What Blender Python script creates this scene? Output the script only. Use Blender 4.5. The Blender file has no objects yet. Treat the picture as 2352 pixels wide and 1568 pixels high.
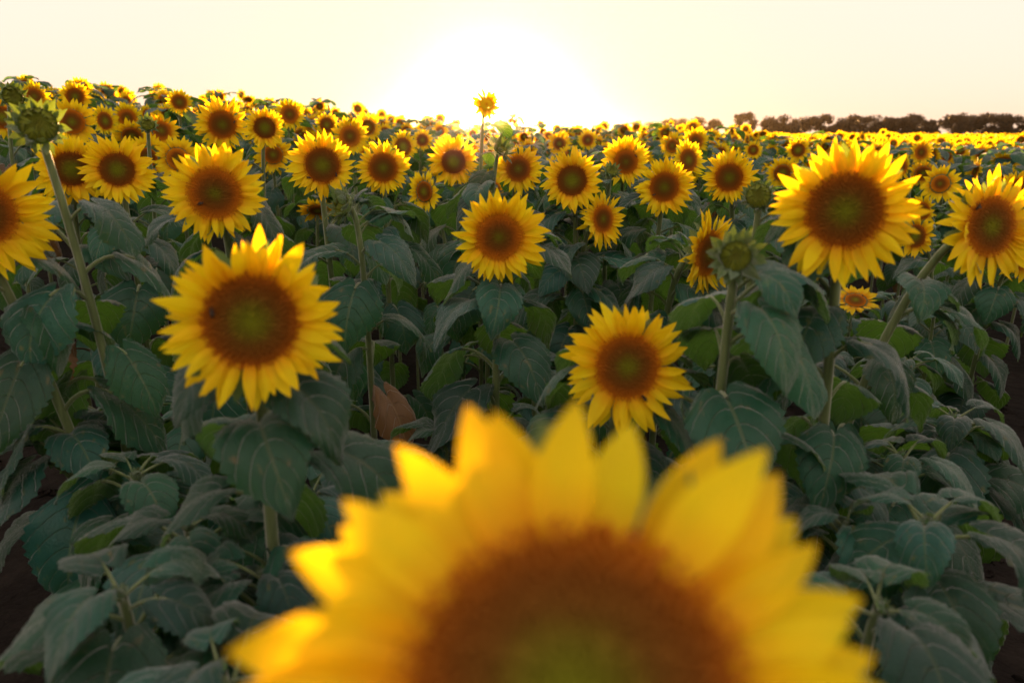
import bpy, math, random
import numpy as np
from mathutils import Vector, Matrix, Euler

random.seed(7)
RNG = np.random.default_rng(7)
S = bpy.context.scene
COL = S.collection
rad = math.radians

# ------------------------------------------------------------------ camera
CAM = Vector((0.0, 0.0, 1.85))
PITCH = rad(15.8)
cam_d = bpy.data.cameras.new("camera")
cam = bpy.data.objects.new("camera", cam_d)
COL.objects.link(cam)
cam.location = CAM
cam.rotation_euler = (rad(90) - PITCH, 0, 0)
cam_d.sensor_width = 36
cam_d.lens = 26
cam_d.clip_start = 0.02
cam_d.clip_end = 6000
cam_d.dof.use_dof = True
cam_d.dof.focus_distance = 3.0
cam_d.dof.aperture_fstop = 2.7
cam_d.dof.aperture_blades = 0
S.camera = cam

# ------------------------------------------------------------------ sky and sun
SUN_EL, SUN_AZ = rad(1.5), rad(-1.25)          # azimuth from straight ahead, + to the right
W = bpy.data.worlds.new("World")
S.world = W
W.use_nodes = True
wn = W.node_tree
wn.nodes.clear()
w_out = wn.nodes.new("ShaderNodeOutputWorld")
w_bg = wn.nodes.new("ShaderNodeBackground")
w_sky = wn.nodes.new("ShaderNodeTexSky")
w_sky.sky_type = 'NISHITA'
w_sky.sun_disc = False
w_sky.sun_elevation = SUN_EL
w_sky.sun_rotation = SUN_AZ
w_sky.altitude = 100
w_sky.air_density = 1.0
w_sky.dust_density = 3.0
w_sky.ozone_density = 3.0
w_hs = wn.nodes.new("ShaderNodeHueSaturation")
w_hs.inputs['Saturation'].default_value = 0.9
wn.links.new(w_sky.outputs[0], w_hs.inputs['Color'])
# thick evening haze evens the sky out and warms it: one soft curve and one tint over the whole dome
w_gm = wn.nodes.new("ShaderNodeGamma")
w_gm.inputs['Gamma'].default_value = 0.035
w_tint = wn.nodes.new("ShaderNodeMix")
w_tint.data_type = 'RGBA'; w_tint.blend_type = 'MULTIPLY'
w_tint.inputs['Factor'].default_value = 1.0
w_tint.inputs['B'].default_value = (1.0, 0.765, 0.64, 1)
wn.links.new(w_hs.outputs[0], w_gm.inputs[0])
w_hs2 = wn.nodes.new("ShaderNodeHueSaturation")
w_hs2.inputs['Saturation'].default_value = 2.5
wn.links.new(w_gm.outputs[0], w_hs2.inputs['Color'])
wn.links.new(w_hs2.outputs[0], w_tint.inputs['A'])
wn.links.new(w_tint.outputs['Result'], w_bg.inputs[0])
w_bg.inputs[1].default_value = 0.15
wn.links.new(w_bg.outputs[0], w_out.inputs[0])

sun_d = bpy.data.lights.new("sun_light", 'SUN')
sun_d.energy = 5.0
sun_d.angle = rad(0.5)
sun_d.color = (1.0, 0.52, 0.19)
sun_o = bpy.data.objects.new("sun_light", sun_d)
COL.objects.link(sun_o)
SUN_DIR = Vector((math.sin(SUN_AZ) * math.cos(SUN_EL), math.cos(SUN_AZ) * math.cos(SUN_EL), math.sin(SUN_EL)))
sun_o.rotation_euler = SUN_DIR.to_track_quat('Z', 'Y').to_euler()

HAZE_DENSITY, HAZE_G = 0.0002, 0.975
S.view_settings.view_transform = 'Standard'
S.view_settings.look = 'None'
S.view_settings.gamma = 1.0
S.view_settings.exposure = 3.05
S.view_settings.use_curve_mapping = False
S.render.engine = 'CYCLES'
S.cycles.use_denoising = True
S.cycles.max_bounces = 8
S.cycles.diffuse_bounces = 4
S.cycles.transmission_bounces = 5
S.cycles.sample_clamp_indirect = 6

# ------------------------------------------------------------------ projection helpers
# pixel positions of the survey below are on a 2352 x 1568 copy of the photograph
FPX, PCX, PCY = 2352 * 26 / 36, 1176.0, 784.0
C_R = Vector((1, 0, 0))
C_F = Vector((0, math.cos(PITCH), -math.sin(PITCH)))
C_U = Vector((0, math.sin(PITCH), math.cos(PITCH)))

def at(px, py, depth):
    return CAM + depth * (C_F + C_R * ((px - PCX) / FPX) - C_U * ((py - PCY) / FPX))

def proj(p):
    q = p - CAM
    z = q.dot(C_F)
    if z < 0.02:
        return None
    return PCX + FPX * q.dot(C_R) / z, PCY - FPX * q.dot(C_U) / z, z

def sstep(a, b, x):
    t = np.clip((x - a) / (b - a), 0, 1)
    return t * t * (3 - 2 * t)

def ground_z(x, y):
    x = np.asarray(x, float); y = np.asarray(y, float)
    a = np.clip((-x - 0.3) / 9.0, 0, 1)
    left = 0.70 * (1 - (1 - a) ** 2) * sstep(0.5, 6, y)
    side = 1 - sstep(0, 8, x - 0.11 * y)
    fwd = 0.35 * sstep(4, 16, y) * side
    fall = 1 - sstep(13, 34, y) * side * 1.9
    return (left + fwd) * fall

def gz(x, y):
    return float(ground_z(x, y))

# ------------------------------------------------------------------ materials
def new_mat(name):
    m = bpy.data.materials.new(name)
    m.use_nodes = True
    nt = m.node_tree
    nt.nodes.clear()
    return m, nt, nt.nodes, nt.links

def N(nodes, t, **kw):
    n = nodes.new(t)
    for k, v in kw.items():
        setattr(n, k, v)
    return n

def ramp(nodes, stops, interp='LINEAR'):
    r = nodes.new("ShaderNodeValToRGB")
    r.color_ramp.interpolation = interp
    e = r.color_ramp.elements
    e[0].position, e[0].color = stops[0][0], (*stops[0][1], 1)
    e[1].position, e[1].color = stops[-1][0], (*stops[-1][1], 1)
    for p, c in stops[1:-1]:
        x = e.new(p); x.color = (*c, 1)
    return r

def math_n(nodes, links, op, a, b=None):
    n = nodes.new("ShaderNodeMath"); n.operation = op
    for i, v in enumerate((a, b)):
        if v is None: continue
        if isinstance(v, (int, float)): n.inputs[i].default_value = v
        else: links.new(v, n.inputs[i])
    return n.outputs[0]

def mixc(nodes, links, fac, a, b, blend='MIX'):
    n = nodes.new("ShaderNodeMix"); n.data_type = 'RGBA'; n.blend_type = blend
    for sock, v in ((n.inputs['Factor'], fac), (n.inputs['A'], a), (n.inputs['B'], b)):
        if isinstance(v, (int, float)): sock.default_value = v
        elif isinstance(v, tuple): sock.default_value = (*v, 1)
        else: links.new(v, sock)
    return n.outputs['Result']

def two_sided(nt, color, trans_color, trans, rough=0.5, spec=0.3, sheen=0.0, bump=None, sheen_col=(1, 1, 1), sheen_rough=0.45):
    nodes, links = nt.nodes, nt.links
    p = nodes.new("ShaderNodeBsdfPrincipled")
    links.new(color, p.inputs['Base Color']) if not isinstance(color, tuple) else setattr(p.inputs['Base Color'], 'default_value', (*color, 1))
    p.inputs['Roughness'].default_value = rough
    p.inputs['Specular IOR Level'].default_value = spec
    p.inputs['Sheen Weight'].default_value = sheen
    p.inputs['Sheen Roughness'].default_value = sheen_rough
    p.inputs['Sheen Tint'].default_value = (*sheen_col, 1)
    if bump is not None: links.new(bump, p.inputs['Normal'])
    out = nodes.new("ShaderNodeOutputMaterial")
    if trans > 0:
        t = nodes.new("ShaderNodeBsdfTranslucent")
        links.new(trans_color, t.inputs['Color']) if not isinstance(trans_color, tuple) else setattr(t.inputs['Color'], 'default_value', (*trans_color, 1))
        if bump is not None: links.new(bump, t.inputs['Normal'])
        m = nodes.new("ShaderNodeMixShader"); m.inputs[0].default_value = trans
        links.new(p.outputs[0], m.inputs[1]); links.new(t.outputs[0], m.inputs[2])
        links.new(m.outputs[0], out.inputs[0])
    else:
        links.new(p.outputs[0], out.inputs[0])
    return p

def mat_petal():
    m, nt, nodes, links = new_mat("petal")
    uv = N(nodes, "ShaderNodeTexCoord")
    sep = N(nodes, "ShaderNodeSeparateXYZ"); links.new(uv.outputs['UV'], sep.inputs[0])
    r = ramp(nodes, [(0.0, (0.68, 0.27, 0.004)), (0.18, (0.88, 0.55, 0.004)), (0.45, (0.93, 0.76, 0.006)), (0.9, (0.94, 0.76, 0.008)), (1.0, (0.92, 0.66, 0.008))])
    links.new(sep.outputs[1], r.inputs[0])
    oi = N(nodes, "ShaderNodeObjectInfo")
    # fine lengthwise streaks
    mp = N(nodes, "ShaderNodeMapping"); mp.inputs['Scale'].default_value = (14, 1.2, 1)
    links.new(uv.outputs['UV'], mp.inputs[0])
    nz = N(nodes, "ShaderNodeTexNoise", noise_dimensions='4D'); nz.inputs['Scale'].default_value = 1.0; nz.inputs['Detail'].default_value = 3
    links.new(mp.outputs[0], nz.inputs['Vector'])
    links.new(math_n(nodes, links, 'MULTIPLY', oi.outputs['Random'], 37.0), nz.inputs['W'])
    c1 = mixc(nodes, links, math_n(nodes, links, 'MULTIPLY', nz.outputs[0], 0.3), r.outputs[0], (0.88, 0.46, 0.003))
    hs = N(nodes, "ShaderNodeHueSaturation"); links.new(c1, hs.inputs['Color'])
    links.new(math_n(nodes, links, 'ADD', math_n(nodes, links, 'MULTIPLY', oi.outputs['Random'], 0.024), 0.488), hs.inputs['Hue'])
    b = N(nodes, "ShaderNodeBump"); b.inputs['Strength'].default_value = 0.35; b.inputs['Distance'].default_value = 0.01
    links.new(nz.outputs[0], b.inputs['Height'])
    tr = mixc(nodes, links, 0.35, hs.outputs[0], (1.0, 0.50, 0.01))
    two_sided(nt, hs.outputs[0], tr, 0.45, rough=0.55, spec=0.18, sheen=0.05, bump=b.outputs[0])
    return m

def mat_leaf(name="leaf", base=(0.011, 0.064, 0.044), vein=(0.055, 0.100, 0.052), under=(0.042, 0.095, 0.045), tr=(0.15, 0.34, 0.03), trans=0.26):
    m, nt, nodes, links = new_mat(name)
    uv = N(nodes, "ShaderNodeTexCoord")
    sep = N(nodes, "ShaderNodeSeparateXYZ"); links.new(uv.outputs['UV'], sep.inputs[0])
    au = math_n(nodes, links, 'ABSOLUTE', math_n(nodes, links, 'SUBTRACT', sep.outputs[0], 0.5))        # 0 .. .5
    mid = math_n(nodes, links, 'LESS_THAN', au, 0.018)
    k = math_n(nodes, links, 'MULTIPLY', math_n(nodes, links, 'SUBTRACT', sep.outputs[1], math_n(nodes, links, 'MULTIPLY', au, 0.72)), 6.2)
    fr = math_n(nodes, links, 'FRACT', math_n(nodes, links, 'ADD', k, 20.0))
    tri = math_n(nodes, links, 'ABSOLUTE', math_n(nodes, links, 'SUBTRACT', fr, 0.5))                    # .5 at the vein
    lat = N(nodes, "ShaderNodeMapRange"); lat.inputs[1].default_value = 0.455; lat.inputs[2].default_value = 0.495
    links.new(tri, lat.inputs[0])
    vv = math_n(nodes, links, 'MAXIMUM', mid, math_n(nodes, links, 'MULTIPLY', lat.outputs[0], 0.75))
    oi = N(nodes, "ShaderNodeObjectInfo")
    nz = N(nodes, "ShaderNodeTexNoise", noise_dimensions='4D'); nz.inputs['Scale'].default_value = 5; nz.inputs['Detail'].default_value = 5
    links.new(uv.outputs['UV'], nz.inputs['Vector'])
    links.new(math_n(nodes, links, 'MULTIPLY', oi.outputs['Random'], 50.0), nz.inputs['W'])
    dark = tuple(c * 0.72 for c in base)
    lite = tuple(min(1, c * 1.35) for c in base)
    c0 = mixc(nodes, links, nz.outputs[0], dark, lite)
    c1 = mixc(nodes, links, vv, c0, vein)
    nz3 = N(nodes, "ShaderNodeTexNoise", noise_dimensions='4D'); nz3.inputs['Scale'].default_value = 7; nz3.inputs['Detail'].default_value = 6
    links.new(uv.outputs['UV'], nz3.inputs['Vector'])
    links.new(math_n(nodes, links, 'MULTIPLY', oi.outputs['Random'], 91.0), nz3.inputs['W'])
    sp = N(nodes, "ShaderNodeMapRange"); sp.inputs[1].default_value = 0.61; sp.inputs[2].default_value = 0.70
    links.new(nz3.outputs[0], sp.inputs[0])
    c1 = mixc(nodes, links, math_n(nodes, links, 'MULTIPLY', sp.outputs[0], 0.7), c1, (0.15, 0.13, 0.05))
    g = N(nodes, "ShaderNodeNewGeometry")
    c2 = mixc(nodes, links, math_n(nodes, links, 'MULTIPLY', g.outputs['Backfacing'], 0.8), c1, under)
    hs = N(nodes, "ShaderNodeHueSaturation"); links.new(c2, hs.inputs['Color'])
    links.new(math_n(nodes, links, 'ADD', math_n(nodes, links, 'MULTIPLY', oi.outputs['Random'], 0.065), 0.462), hs.inputs['Hue'])
    links.new(math_n(nodes, links, 'ADD', math_n(nodes, links, 'MULTIPLY', math_n(nodes, links, 'FRACT', math_n(nodes, links, 'MULTIPLY', oi.outputs['Random'], 7.31)), 0.9), 0.62), hs.inputs['Value'])
    b = N(nodes, "ShaderNodeBump"); b.inputs['Strength'].default_value = 0.8; b.inputs['Distance'].default_value = 0.006
    h = math_n(nodes, links, 'SUBTRACT', math_n(nodes, links, 'MULTIPLY', nz.outputs[0], 0.8), vv)
    nz2 = N(nodes, "ShaderNodeTexNoise"); nz2.inputs['Scale'].default_value = 45; nz2.inputs['Detail'].default_value = 2
    links.new(uv.outputs['UV'], nz2.inputs['Vector'])
    h2 = math_n(nodes, links, 'ADD', h, math_n(nodes, links, 'MULTIPLY', nz2.outputs[0], 0.5))
    links.new(h2, b.inputs['Height'])
    two_sided(nt, hs.outputs[0], tr, trans, rough=0.42, spec=0.36, sheen=0.62, bump=b.outputs[0], sheen_rough=0.27)
    return m

def mat_stem():
    m, nt, nodes, links = new_mat("stem")
    tc = N(nodes, "ShaderNodeTexCoord")
    mp = N(nodes, "ShaderNodeMapping"); mp.inputs['Scale'].default_value = (60, 60, 9)
    links.new(tc.outputs['Object'], mp.inputs[0])
    nz = N(nodes, "ShaderNodeTexNoise"); nz.inputs['Scale'].default_value = 1.5; nz.inputs['Detail'].default_value = 4
    links.new(mp.outputs[0], nz.inputs['Vector'])
    c = ramp(nodes, [(0.3, (0.085, 0.125, 0.040)), (0.7, (0.17, 0.22, 0.085))]); links.new(nz.outputs[0], c.inputs[0])
    b = N(nodes, "ShaderNodeBump"); b.inputs['Strength'].default_value = 0.4; b.inputs['Distance'].default_value = 0.003
    links.new(nz.outputs[0], b.inputs['Height'])
    two_sided(nt, c.outputs[0], None, 0, rough=0.6, spec=0.3, sheen=0.8, bump=b.outputs[0], sheen_col=(1, 1, .92))
    return m

def mat_disc():
    m, nt, nodes, links = new_mat("seed_disc")
    tc = N(nodes, "ShaderNodeTexCoord")
    sep = N(nodes, "ShaderNodeSeparateXYZ"); links.new(tc.outputs['UV'], sep.inputs[0])
    oi = N(nodes, "ShaderNodeObjectInfo")
    nz = N(nodes, "ShaderNodeTexNoise", noise_dimensions='4D'); nz.inputs['Scale'].default_value = 3.0; nz.inputs['Detail'].default_value = 4
    links.new(tc.outputs['Object'], nz.inputs['Vector'])
    links.new(math_n(nodes, links, 'MULTIPLY', oi.outputs['Random'], 30.0), nz.inputs['W'])
    rr = math_n(nodes, links, 'ADD', sep.outputs[1], math_n(nodes, links, 'MULTIPLY', math_n(nodes, links, 'SUBTRACT', nz.outputs[0], 0.5), 0.16))
    # every head ripens at its own pace: the green eye is larger or smaller
    rr = math_n(nodes, links, 'ADD', rr, math_n(nodes, links, 'MULTIPLY', math_n(nodes, links, 'SUBTRACT', oi.outputs['Random'], 0.55), 0.30))
    c = ramp(nodes, [(0.0, (0.26, 0.29, 0.014)), (0.20, (0.20, 0.18, 0.011)), (0.42, (0.19, 0.085, 0.009)),
                     (0.62, (0.24, 0.078, 0.007)), (0.76, (0.40, 0.120, 0.007)), (0.90, (0.60, 0.195, 0.007)), (1.0, (0.68, 0.27, 0.008))])
    links.new(rr, c.inputs[0])
    nz2 = N(nodes, "ShaderNodeTexNoise"); nz2.inputs['Scale'].default_value = 55; nz2.inputs['Detail'].default_value = 2
    links.new(tc.outputs['Object'], nz2.inputs['Vector'])
    cc = mixc(nodes, links, math_n(nodes, links, 'MULTIPLY', nz2.outputs[0], 0.9), c.outputs[0], (0.04, 0.017, 0.004), 'MIX')
    cc2 = mixc(nodes, links, 0.6, cc, c.outputs[0])
    two_sided(nt, cc2, None, 0, rough=0.8, spec=0.12, sheen=0.12, sheen_col=(1, .6, .2))
    return m

def mat_bud():
    m, nt, nodes, links = new_mat("bud_face")
    tc = N(nodes, "ShaderNodeTexCoord")
    sep = N(nodes, "ShaderNodeSeparateXYZ"); links.new(tc.outputs['UV'], sep.inputs[0])
    c = ramp(nodes, [(0.0, (0.15, 0.17, 0.012)), (0.6, (0.19, 0.24, 0.014)), (1.0, (0.09, 0.15, 0.03))])
    links.new(sep.outputs[1], c.inputs[0])
    nz = N(nodes, "ShaderNodeTexNoise"); nz.inputs['Scale'].default_value = 20
    links.new(tc.outputs['Object'], nz.inputs['Vector'])
    cc = mixc(nodes, links, math_n(nodes, links, 'MULTIPLY', nz.outputs[0], 0.6), c.outputs[0], (0.08, 0.06, 0.006))
    two_sided(nt, cc, (0.3, 0.3, 0.01), 0.12, rough=0.6, spec=0.2, sheen=0.1)
    return m

def mat_soil():
    m, nt, nodes, links = new_mat("soil")
    tc = N(nodes, "ShaderNodeTexCoord")
    nz = N(nodes, "ShaderNodeTexNoise"); nz.inputs['Scale'].default_value = 3; nz.inputs['Detail'].default_value = 9; nz.inputs['Roughness'].default_value = 0.65
    links.new(tc.outputs['Object'], nz.inputs['Vector'])
    c = ramp(nodes, [(0.3, (0.007, 0.006, 0.005)), (0.55, (0.015, 0.012, 0.010)), (0.8, (0.032, 0.026, 0.021))])
    links.new(nz.outputs[0], c.inputs[0])
    nz2 = N(nodes, "ShaderNodeTexNoise"); nz2.inputs['Scale'].default_value = 14; nz2.inputs['Detail'].default_value = 8
    links.new(tc.outputs['Object'], nz2.inputs['Vector'])
    b = N(nodes, "ShaderNodeBump"); b.inputs['Strength'].default_value = 0.9; b.inputs['Distance'].default_value = 0.05
    links.new(nz2.outputs[0], b.inputs['Height'])
    two_sided(nt, c.outputs[0], None, 0, rough=0.95, spec=0.1, bump=b.outputs[0])
    return m

def mat_plain(name, col, rough=0.7, trans=0.0, tr=None, spec=0.2, var=0.3, scale=8):
    m, nt, nodes, links = new_mat(name)
    tc = N(nodes, "ShaderNodeTexCoord")
    nz = N(nodes, "ShaderNodeTexNoise"); nz.inputs['Scale'].default_value = scale; nz.inputs['Detail'].default_value = 4
    links.new(tc.outputs['Object'], nz.inputs['Vector'])
    c = mixc(nodes, links, nz.outputs[0], tuple(x * (1 - var) for x in col), tuple(min(1, x * (1 + var)) for x in col))
    two_sided(nt, c, tr, trans, rough=rough, spec=spec)
    return m

M_PETAL = mat_petal()
M_LEAF = mat_leaf()
M_DRY = mat_leaf("dry_leaf", base=(0.13, 0.075, 0.03), vein=(0.2, 0.13, 0.06), under=(0.15, 0.10, 0.05), tr=(0.35, 0.16, 0.03), trans=0.25)
M_STEM = mat_stem()
M_DISC = mat_disc()
M_BRACT = mat_leaf("bract", base=(0.055, 0.125, 0.040), vein=(0.15, 0.22, 0.07), under=(0.11, 0.19, 0.06), tr=(0.25, 0.38, 0.03), trans=0.25)
M_BUDF = mat_bud()
M_SOIL = mat_soil()
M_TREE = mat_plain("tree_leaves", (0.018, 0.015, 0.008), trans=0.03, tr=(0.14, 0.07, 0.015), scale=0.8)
M_BARK = mat_plain("bark", (0.06, 0.045, 0.033), scale=3)
M_BEE = mat_plain("bee_body", (0.035, 0.022, 0.012), rough=0.6, scale=300, var=0.8)
M_WING = mat_plain("bee_wing", (0.10, 0.09, 0.08), rough=0.3, trans=0.6, tr=(0.15, 0.14, 0.12))

# ------------------------------------------------------------------ geometry: dicts of v (n,3), f (m,4), uv (n,2), mi (m,)
def geo(v, f, uv=None, mi=0):
    v = np.asarray(v, float); f = np.asarray(f, int)
    uv = np.zeros((len(v), 2)) if uv is None else np.asarray(uv, float)
    mi = np.full(len(f), mi, int) if np.isscalar(mi) else np.asarray(mi, int)
    return dict(v=v, f=f, uv=uv, mi=mi)

def grid_faces(nu, nv, wrap=False):
    i = np.arange(nu if wrap else nu - 1); j = np.arange(nv - 1)
    I, J = np.meshgrid(i, j, indexing='ij')
    I2 = (I + 1) % nu
    return np.stack([I * nv + J, I2 * nv + J, I2 * nv + J + 1, I * nv + J + 1], -1).reshape(-1, 4)

def merge(gs):
    off = 0; V, F, U, MI = [], [], [], []
    for g in gs:
        V.append(g['v']); F.append(g['f'] + off); U.append(g['uv']); MI.append(g['mi']); off += len(g['v'])
    return dict(v=np.concatenate(V), f=np.concatenate(F), uv=np.concatenate(U), mi=np.concatenate(MI))

def xf(g, M):
    A = np.array(M)
    return dict(v=g['v'] @ A[:3, :3].T + A[:3, 3], f=g['f'], uv=g['uv'], mi=g['mi'])

def remi(g, mi):
    return dict(v=g['v'], f=g['f'], uv=g['uv'], mi=np.full(len(g['f']), mi, int))

def to_mesh(name, g, mats, smooth=True):
    me = bpy.data.meshes.new(name)
    nv, nf = len(g['v']), len(g['f'])
    me.vertices.add(nv); me.vertices.foreach_set('co', g['v'].astype(np.float32).ravel())
    me.loops.add(nf * 4); me.loops.foreach_set('vertex_index', g['f'].astype(np.int32).ravel())
    me.polygons.add(nf)
    me.polygons.foreach_set('loop_start', np.arange(0, nf * 4, 4, dtype=np.int32))
    me.polygons.foreach_set('loop_total', np.full(nf, 4, dtype=np.int32))
    me.polygons.foreach_set('material_index', g['mi'].astype(np.int32))
    me.polygons.foreach_set('use_smooth', np.full(nf, smooth, dtype=bool))
    uvl = me.uv_layers.new(name="UVMap")
    uvl.data.foreach_set('uv', g['uv'][g['f'].ravel()].astype(np.float32).ravel())
    for m in mats: me.materials.append(m)
    me.update(calc_edges=True)
    return me

def tube(path, radii, sides=8, mi=0, rib=0.0):
    P = np.asarray(path, float); n = len(P)
    R = np.full(n, radii) if np.isscalar(radii) else np.asarray(radii, float)
    T = np.gradient(P, axis=0); T /= np.linalg.norm(T, axis=1)[:, None] + 1e-12
    up = np.array([0.31, 0.95, 0.05]); 
    if abs(T[0] @ up) > 0.9: up = np.array([1.0, 0.1, 0.0])
    a = np.cross(T[0], up); a /= np.linalg.norm(a)
    V = np.zeros((sides, n, 3)); UV = np.zeros((sides, n, 2))
    ang = np.arange(sides) * 2 * math.pi / sides
    for k in range(n):
        a = a - T[k] * (a @ T[k]); a /= np.linalg.norm(a); b = np.cross(T[k], a)
        for s in range(sides):
            r = R[k] * (1 + (rib if s % 2 else 0))
            V[s, k] = P[k] + r * (math.cos(ang[s]) * a + math.sin(ang[s]) * b)
            UV[s, k] = (s / sides, k / (n - 1))
    return geo(V.reshape(-1, 3), grid_faces(sides, n, True), UV.reshape(-1, 2), mi)

def petal_geo(r, nu=5, nv=8, width=0.17, tip=0.8, calm=False):
    """a ray petal along +Y, front towards +Z, unit length"""
    cup = r.uniform(-0.3, 0.9); curl = r.uniform(-0.34, 0.46); twist = r.uniform(-0.8, 0.8); bend = r.uniform(-0.18, 0.18)
    if calm: cup, curl, twist = r.uniform(0, 0.6), r.uniform(-0.26, 0.06), twist * 0.5
    w0 = width * r.uniform(0.85, 1.2); ph = r.uniform(0, 6)
    tipcurl = 0 if calm else r.choice([0, 0, 0.25, -0.3, 0.45])
    V = np.zeros((nu, nv, 3)); UV = np.zeros((nu, nv, 2))
    for i in range(nu):
        u = -1 + 2 * i / (nu - 1)
        for j in range(nv):
            v = j / (nv - 1)
            w = w0 * (max(0.0, math.sin(math.pi * (0.10 + 0.90 * v) ** 0.82)) ** tip) + 0.004
            x = u * w
            z = cup * w * u * u + curl * v * v + tipcurl * max(0, v - 0.72) ** 1.6 + 0.012 * math.cos(u * 4.5) * (1 - v) + 0.010 * math.sin(7 * v + ph + 2 * u) * abs(u)
            tw = twist * v * v
            V[i, j] = (x * math.cos(tw) + bend * v * v, v - 0.06 * max(0, z), z + x * math.sin(tw))
            UV[i, j] = (u * .5 + .5, v)
    return geo(V.reshape(-1, 3), grid_faces(nu, nv)[:, ::-1], UV.reshape(-1, 2))

def leaf_geo(r, droop, start, nu=13, nv=15, fold=0.25, petiole=0.62, side=8, serr=0.05, roll=0.0):
    """a heart shaped leaf, petiole rising along +X from the origin, blade length 1"""
    # petiole
    n = 7
    P = [np.zeros(3)]; e0 = r.uniform(0.55, 1.05)
    for k in range(1, n):
        e = e0 + (start + 0.25 - e0) * (k / (n - 1)) ** 1.7
        P.append(P[-1] + petiole / (n - 1) * np.array([math.cos(e), 0, math.sin(e)]))
    P = np.array(P)
    pet = tube(P, np.linspace(0.026, 0.017, n), side, 1)
    # blade midrib
    ns = 40
    mid = [P[-1]]; ang = [start]
    for k in range(1, ns + 1):
        t = k / ns
        e = start - droop * (t ** 0.85)
        ang.append(e)
        mid.append(mid[-1] + np.array([math.cos(e), 0, math.sin(e)]) / ns)
    mid = np.array(mid); ang = np.array(ang)
    prof_t = np.array([0, .08, .18, .30, .45, .60, .75, .88, .96, 1.0])
    prof_w = np.array([.62, .80, .94, 1.0, .92, .74, .50, .25, .09, .012]) * 0.44 * r.uniform(0.9, 1.12)
    ph1, ph2 = r.uniform(0, 6), r.uniform(0, 6); wav = r.uniform(0.02, 0.075)
    tw = r.uniform(-0.8, 0.8); asym = r.uniform(-0.06, 0.06)
    V = np.zeros((nu, nv, 3)); UV = np.zeros((nu, nv, 2))
    for i in range(nu):
        u = -1 + 2 * i / (nu - 1)
        au = abs(u)
        for j in range(nv):
            t = j / (nv - 1)
            w = np.interp(t, prof_t, prof_w)
            if serr and au > 0.99 and 0 < j < nv - 1: w *= 1 + (serr if j % 2 else -serr)
            lobe = 0.24 * (1 - t) ** 2.4 * (math.sin(math.pi * min(1, au ** 0.75) * 0.86) ** 1.0)
            s = t - lobe
            if s >= 0:
                f = s * ns; k = min(int(f), ns - 1); q = f - k
                c = mid[k] * (1 - q) + mid[k + 1] * q; e = ang[k] * (1 - q) + ang[k + 1] * q
            else:
                c = mid[0] + s * np.array([math.cos(start + .1), 0, math.sin(start + .1)]); e = start
            nrm = np.array([-math.sin(e), 0, math.cos(e)])
            fd = fold * (1 - 0.6 * t)
            y = u * w * math.cos(fd)
            h = au * w * math.sin(fd) - (0.55 + roll) * w * au ** 3 * 0.5
            kk = (t - 0.36 * au) * 6.2                          # puffed between the side veins
            h += 0.034 * (abs(math.sin(math.pi * kk)) - 0.5) * min(1, 3 * au) * (1 - .5 * t)
            h += wav * math.sin(9 * t + ph1 + (2 if u > 0 else 0)) * au ** 2 + 0.6 * wav * math.sin(5 * t + ph2)
            th = tw * t + asym
            V[i, j] = c + np.array([0, 1, 0]) * (y * math.cos(th)) + nrm * (h + y * math.sin(th))
            UV[i, j] = (u * .5 + .5, t)
    # faces: keep normals up (towards +nrm)
    bl = geo(V.reshape(-1, 3), grid_faces(nu, nv)[:, ::-1], UV.reshape(-1, 2), 0)
    return merge([bl, pet])

def dome_geo(nr=10, na=40, h=0.16, dip=0.05):
    V = np.zeros((na, nr, 3)); UV = np.zeros((na, nr, 2))
    for i in range(na):
        a = 2 * math.pi * i / na
        for j in range(nr):
            q = 0.01 + 0.99 * j / (nr - 1)
            z = h * (1 - q ** 2.4) - dip * math.exp(-(q / 0.35) ** 2)
            V[i, j] = (q * math.cos(a), q * math.sin(a), z); UV[i, j] = (0, q)
    return geo(V.reshape(-1, 3), grid_faces(na, nr, True)[:, ::-1], UV.reshape(-1, 2))

def disc_geo(n=620, h=0.16, dip=0.05, big=0.85):
    """seed head: a shallow dome packed with florets in the golden spiral"""
    parts = [dome_geo(9, 40, h - 0.02, dip)]
    V, F, U = [], [], []; o = 0
    for k in range(n):
        q = min(1, max(.01, math.sqrt((k + 0.5) / n) + random.gauss(0, .006))); a = k * 2.39996323 + random.gauss(0, .02 / max(.1, math.sqrt(k / n)))
        z = h * (1 - q ** 2.4) - dip * math.exp(-(q / 0.35) ** 2)
        c = np.array([q * math.cos(a), q * math.sin(a), z])
        s = big * 1.0 / math.sqrt(n) * (0.8 if q < .5 else 1.0)
        hh = 0.03 + 0.075 * max(0, (q - 0.6) / 0.4) + (0.02 if q < 0.3 else 0) + random.uniform(0, 0.02)
        d = np.array([math.cos(a), math.sin(a), 0]); e = np.array([-math.sin(a), math.cos(a), 0]); up = np.array([0.35 * (q - .3) * math.cos(a), 0.35 * (q - .3) * math.sin(a), 1.0])
        b = [c + s * x * d + s * y * e - up * 0.03 for x, y in ((-1, -1), (1, -1), (1, 1), (-1, 1))]
        t = [c + 0.45 * s * x * d + 0.45 * s * y * e + up * hh for x, y in ((-1, -1), (1, -1), (1, 1), (-1, 1))]
        V += b + t; U += [(0, q)] * 8
        F += [(o, o + 1, o + 5, o + 4), (o + 1, o + 2, o + 6, o + 5), (o + 2, o + 3, o + 7, o + 6), (o + 3, o, o + 4, o + 7), (o + 4, o + 5, o + 6, o + 7)]
        o += 8
    parts.append(geo(V, F, U))
    return merge(parts)

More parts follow.
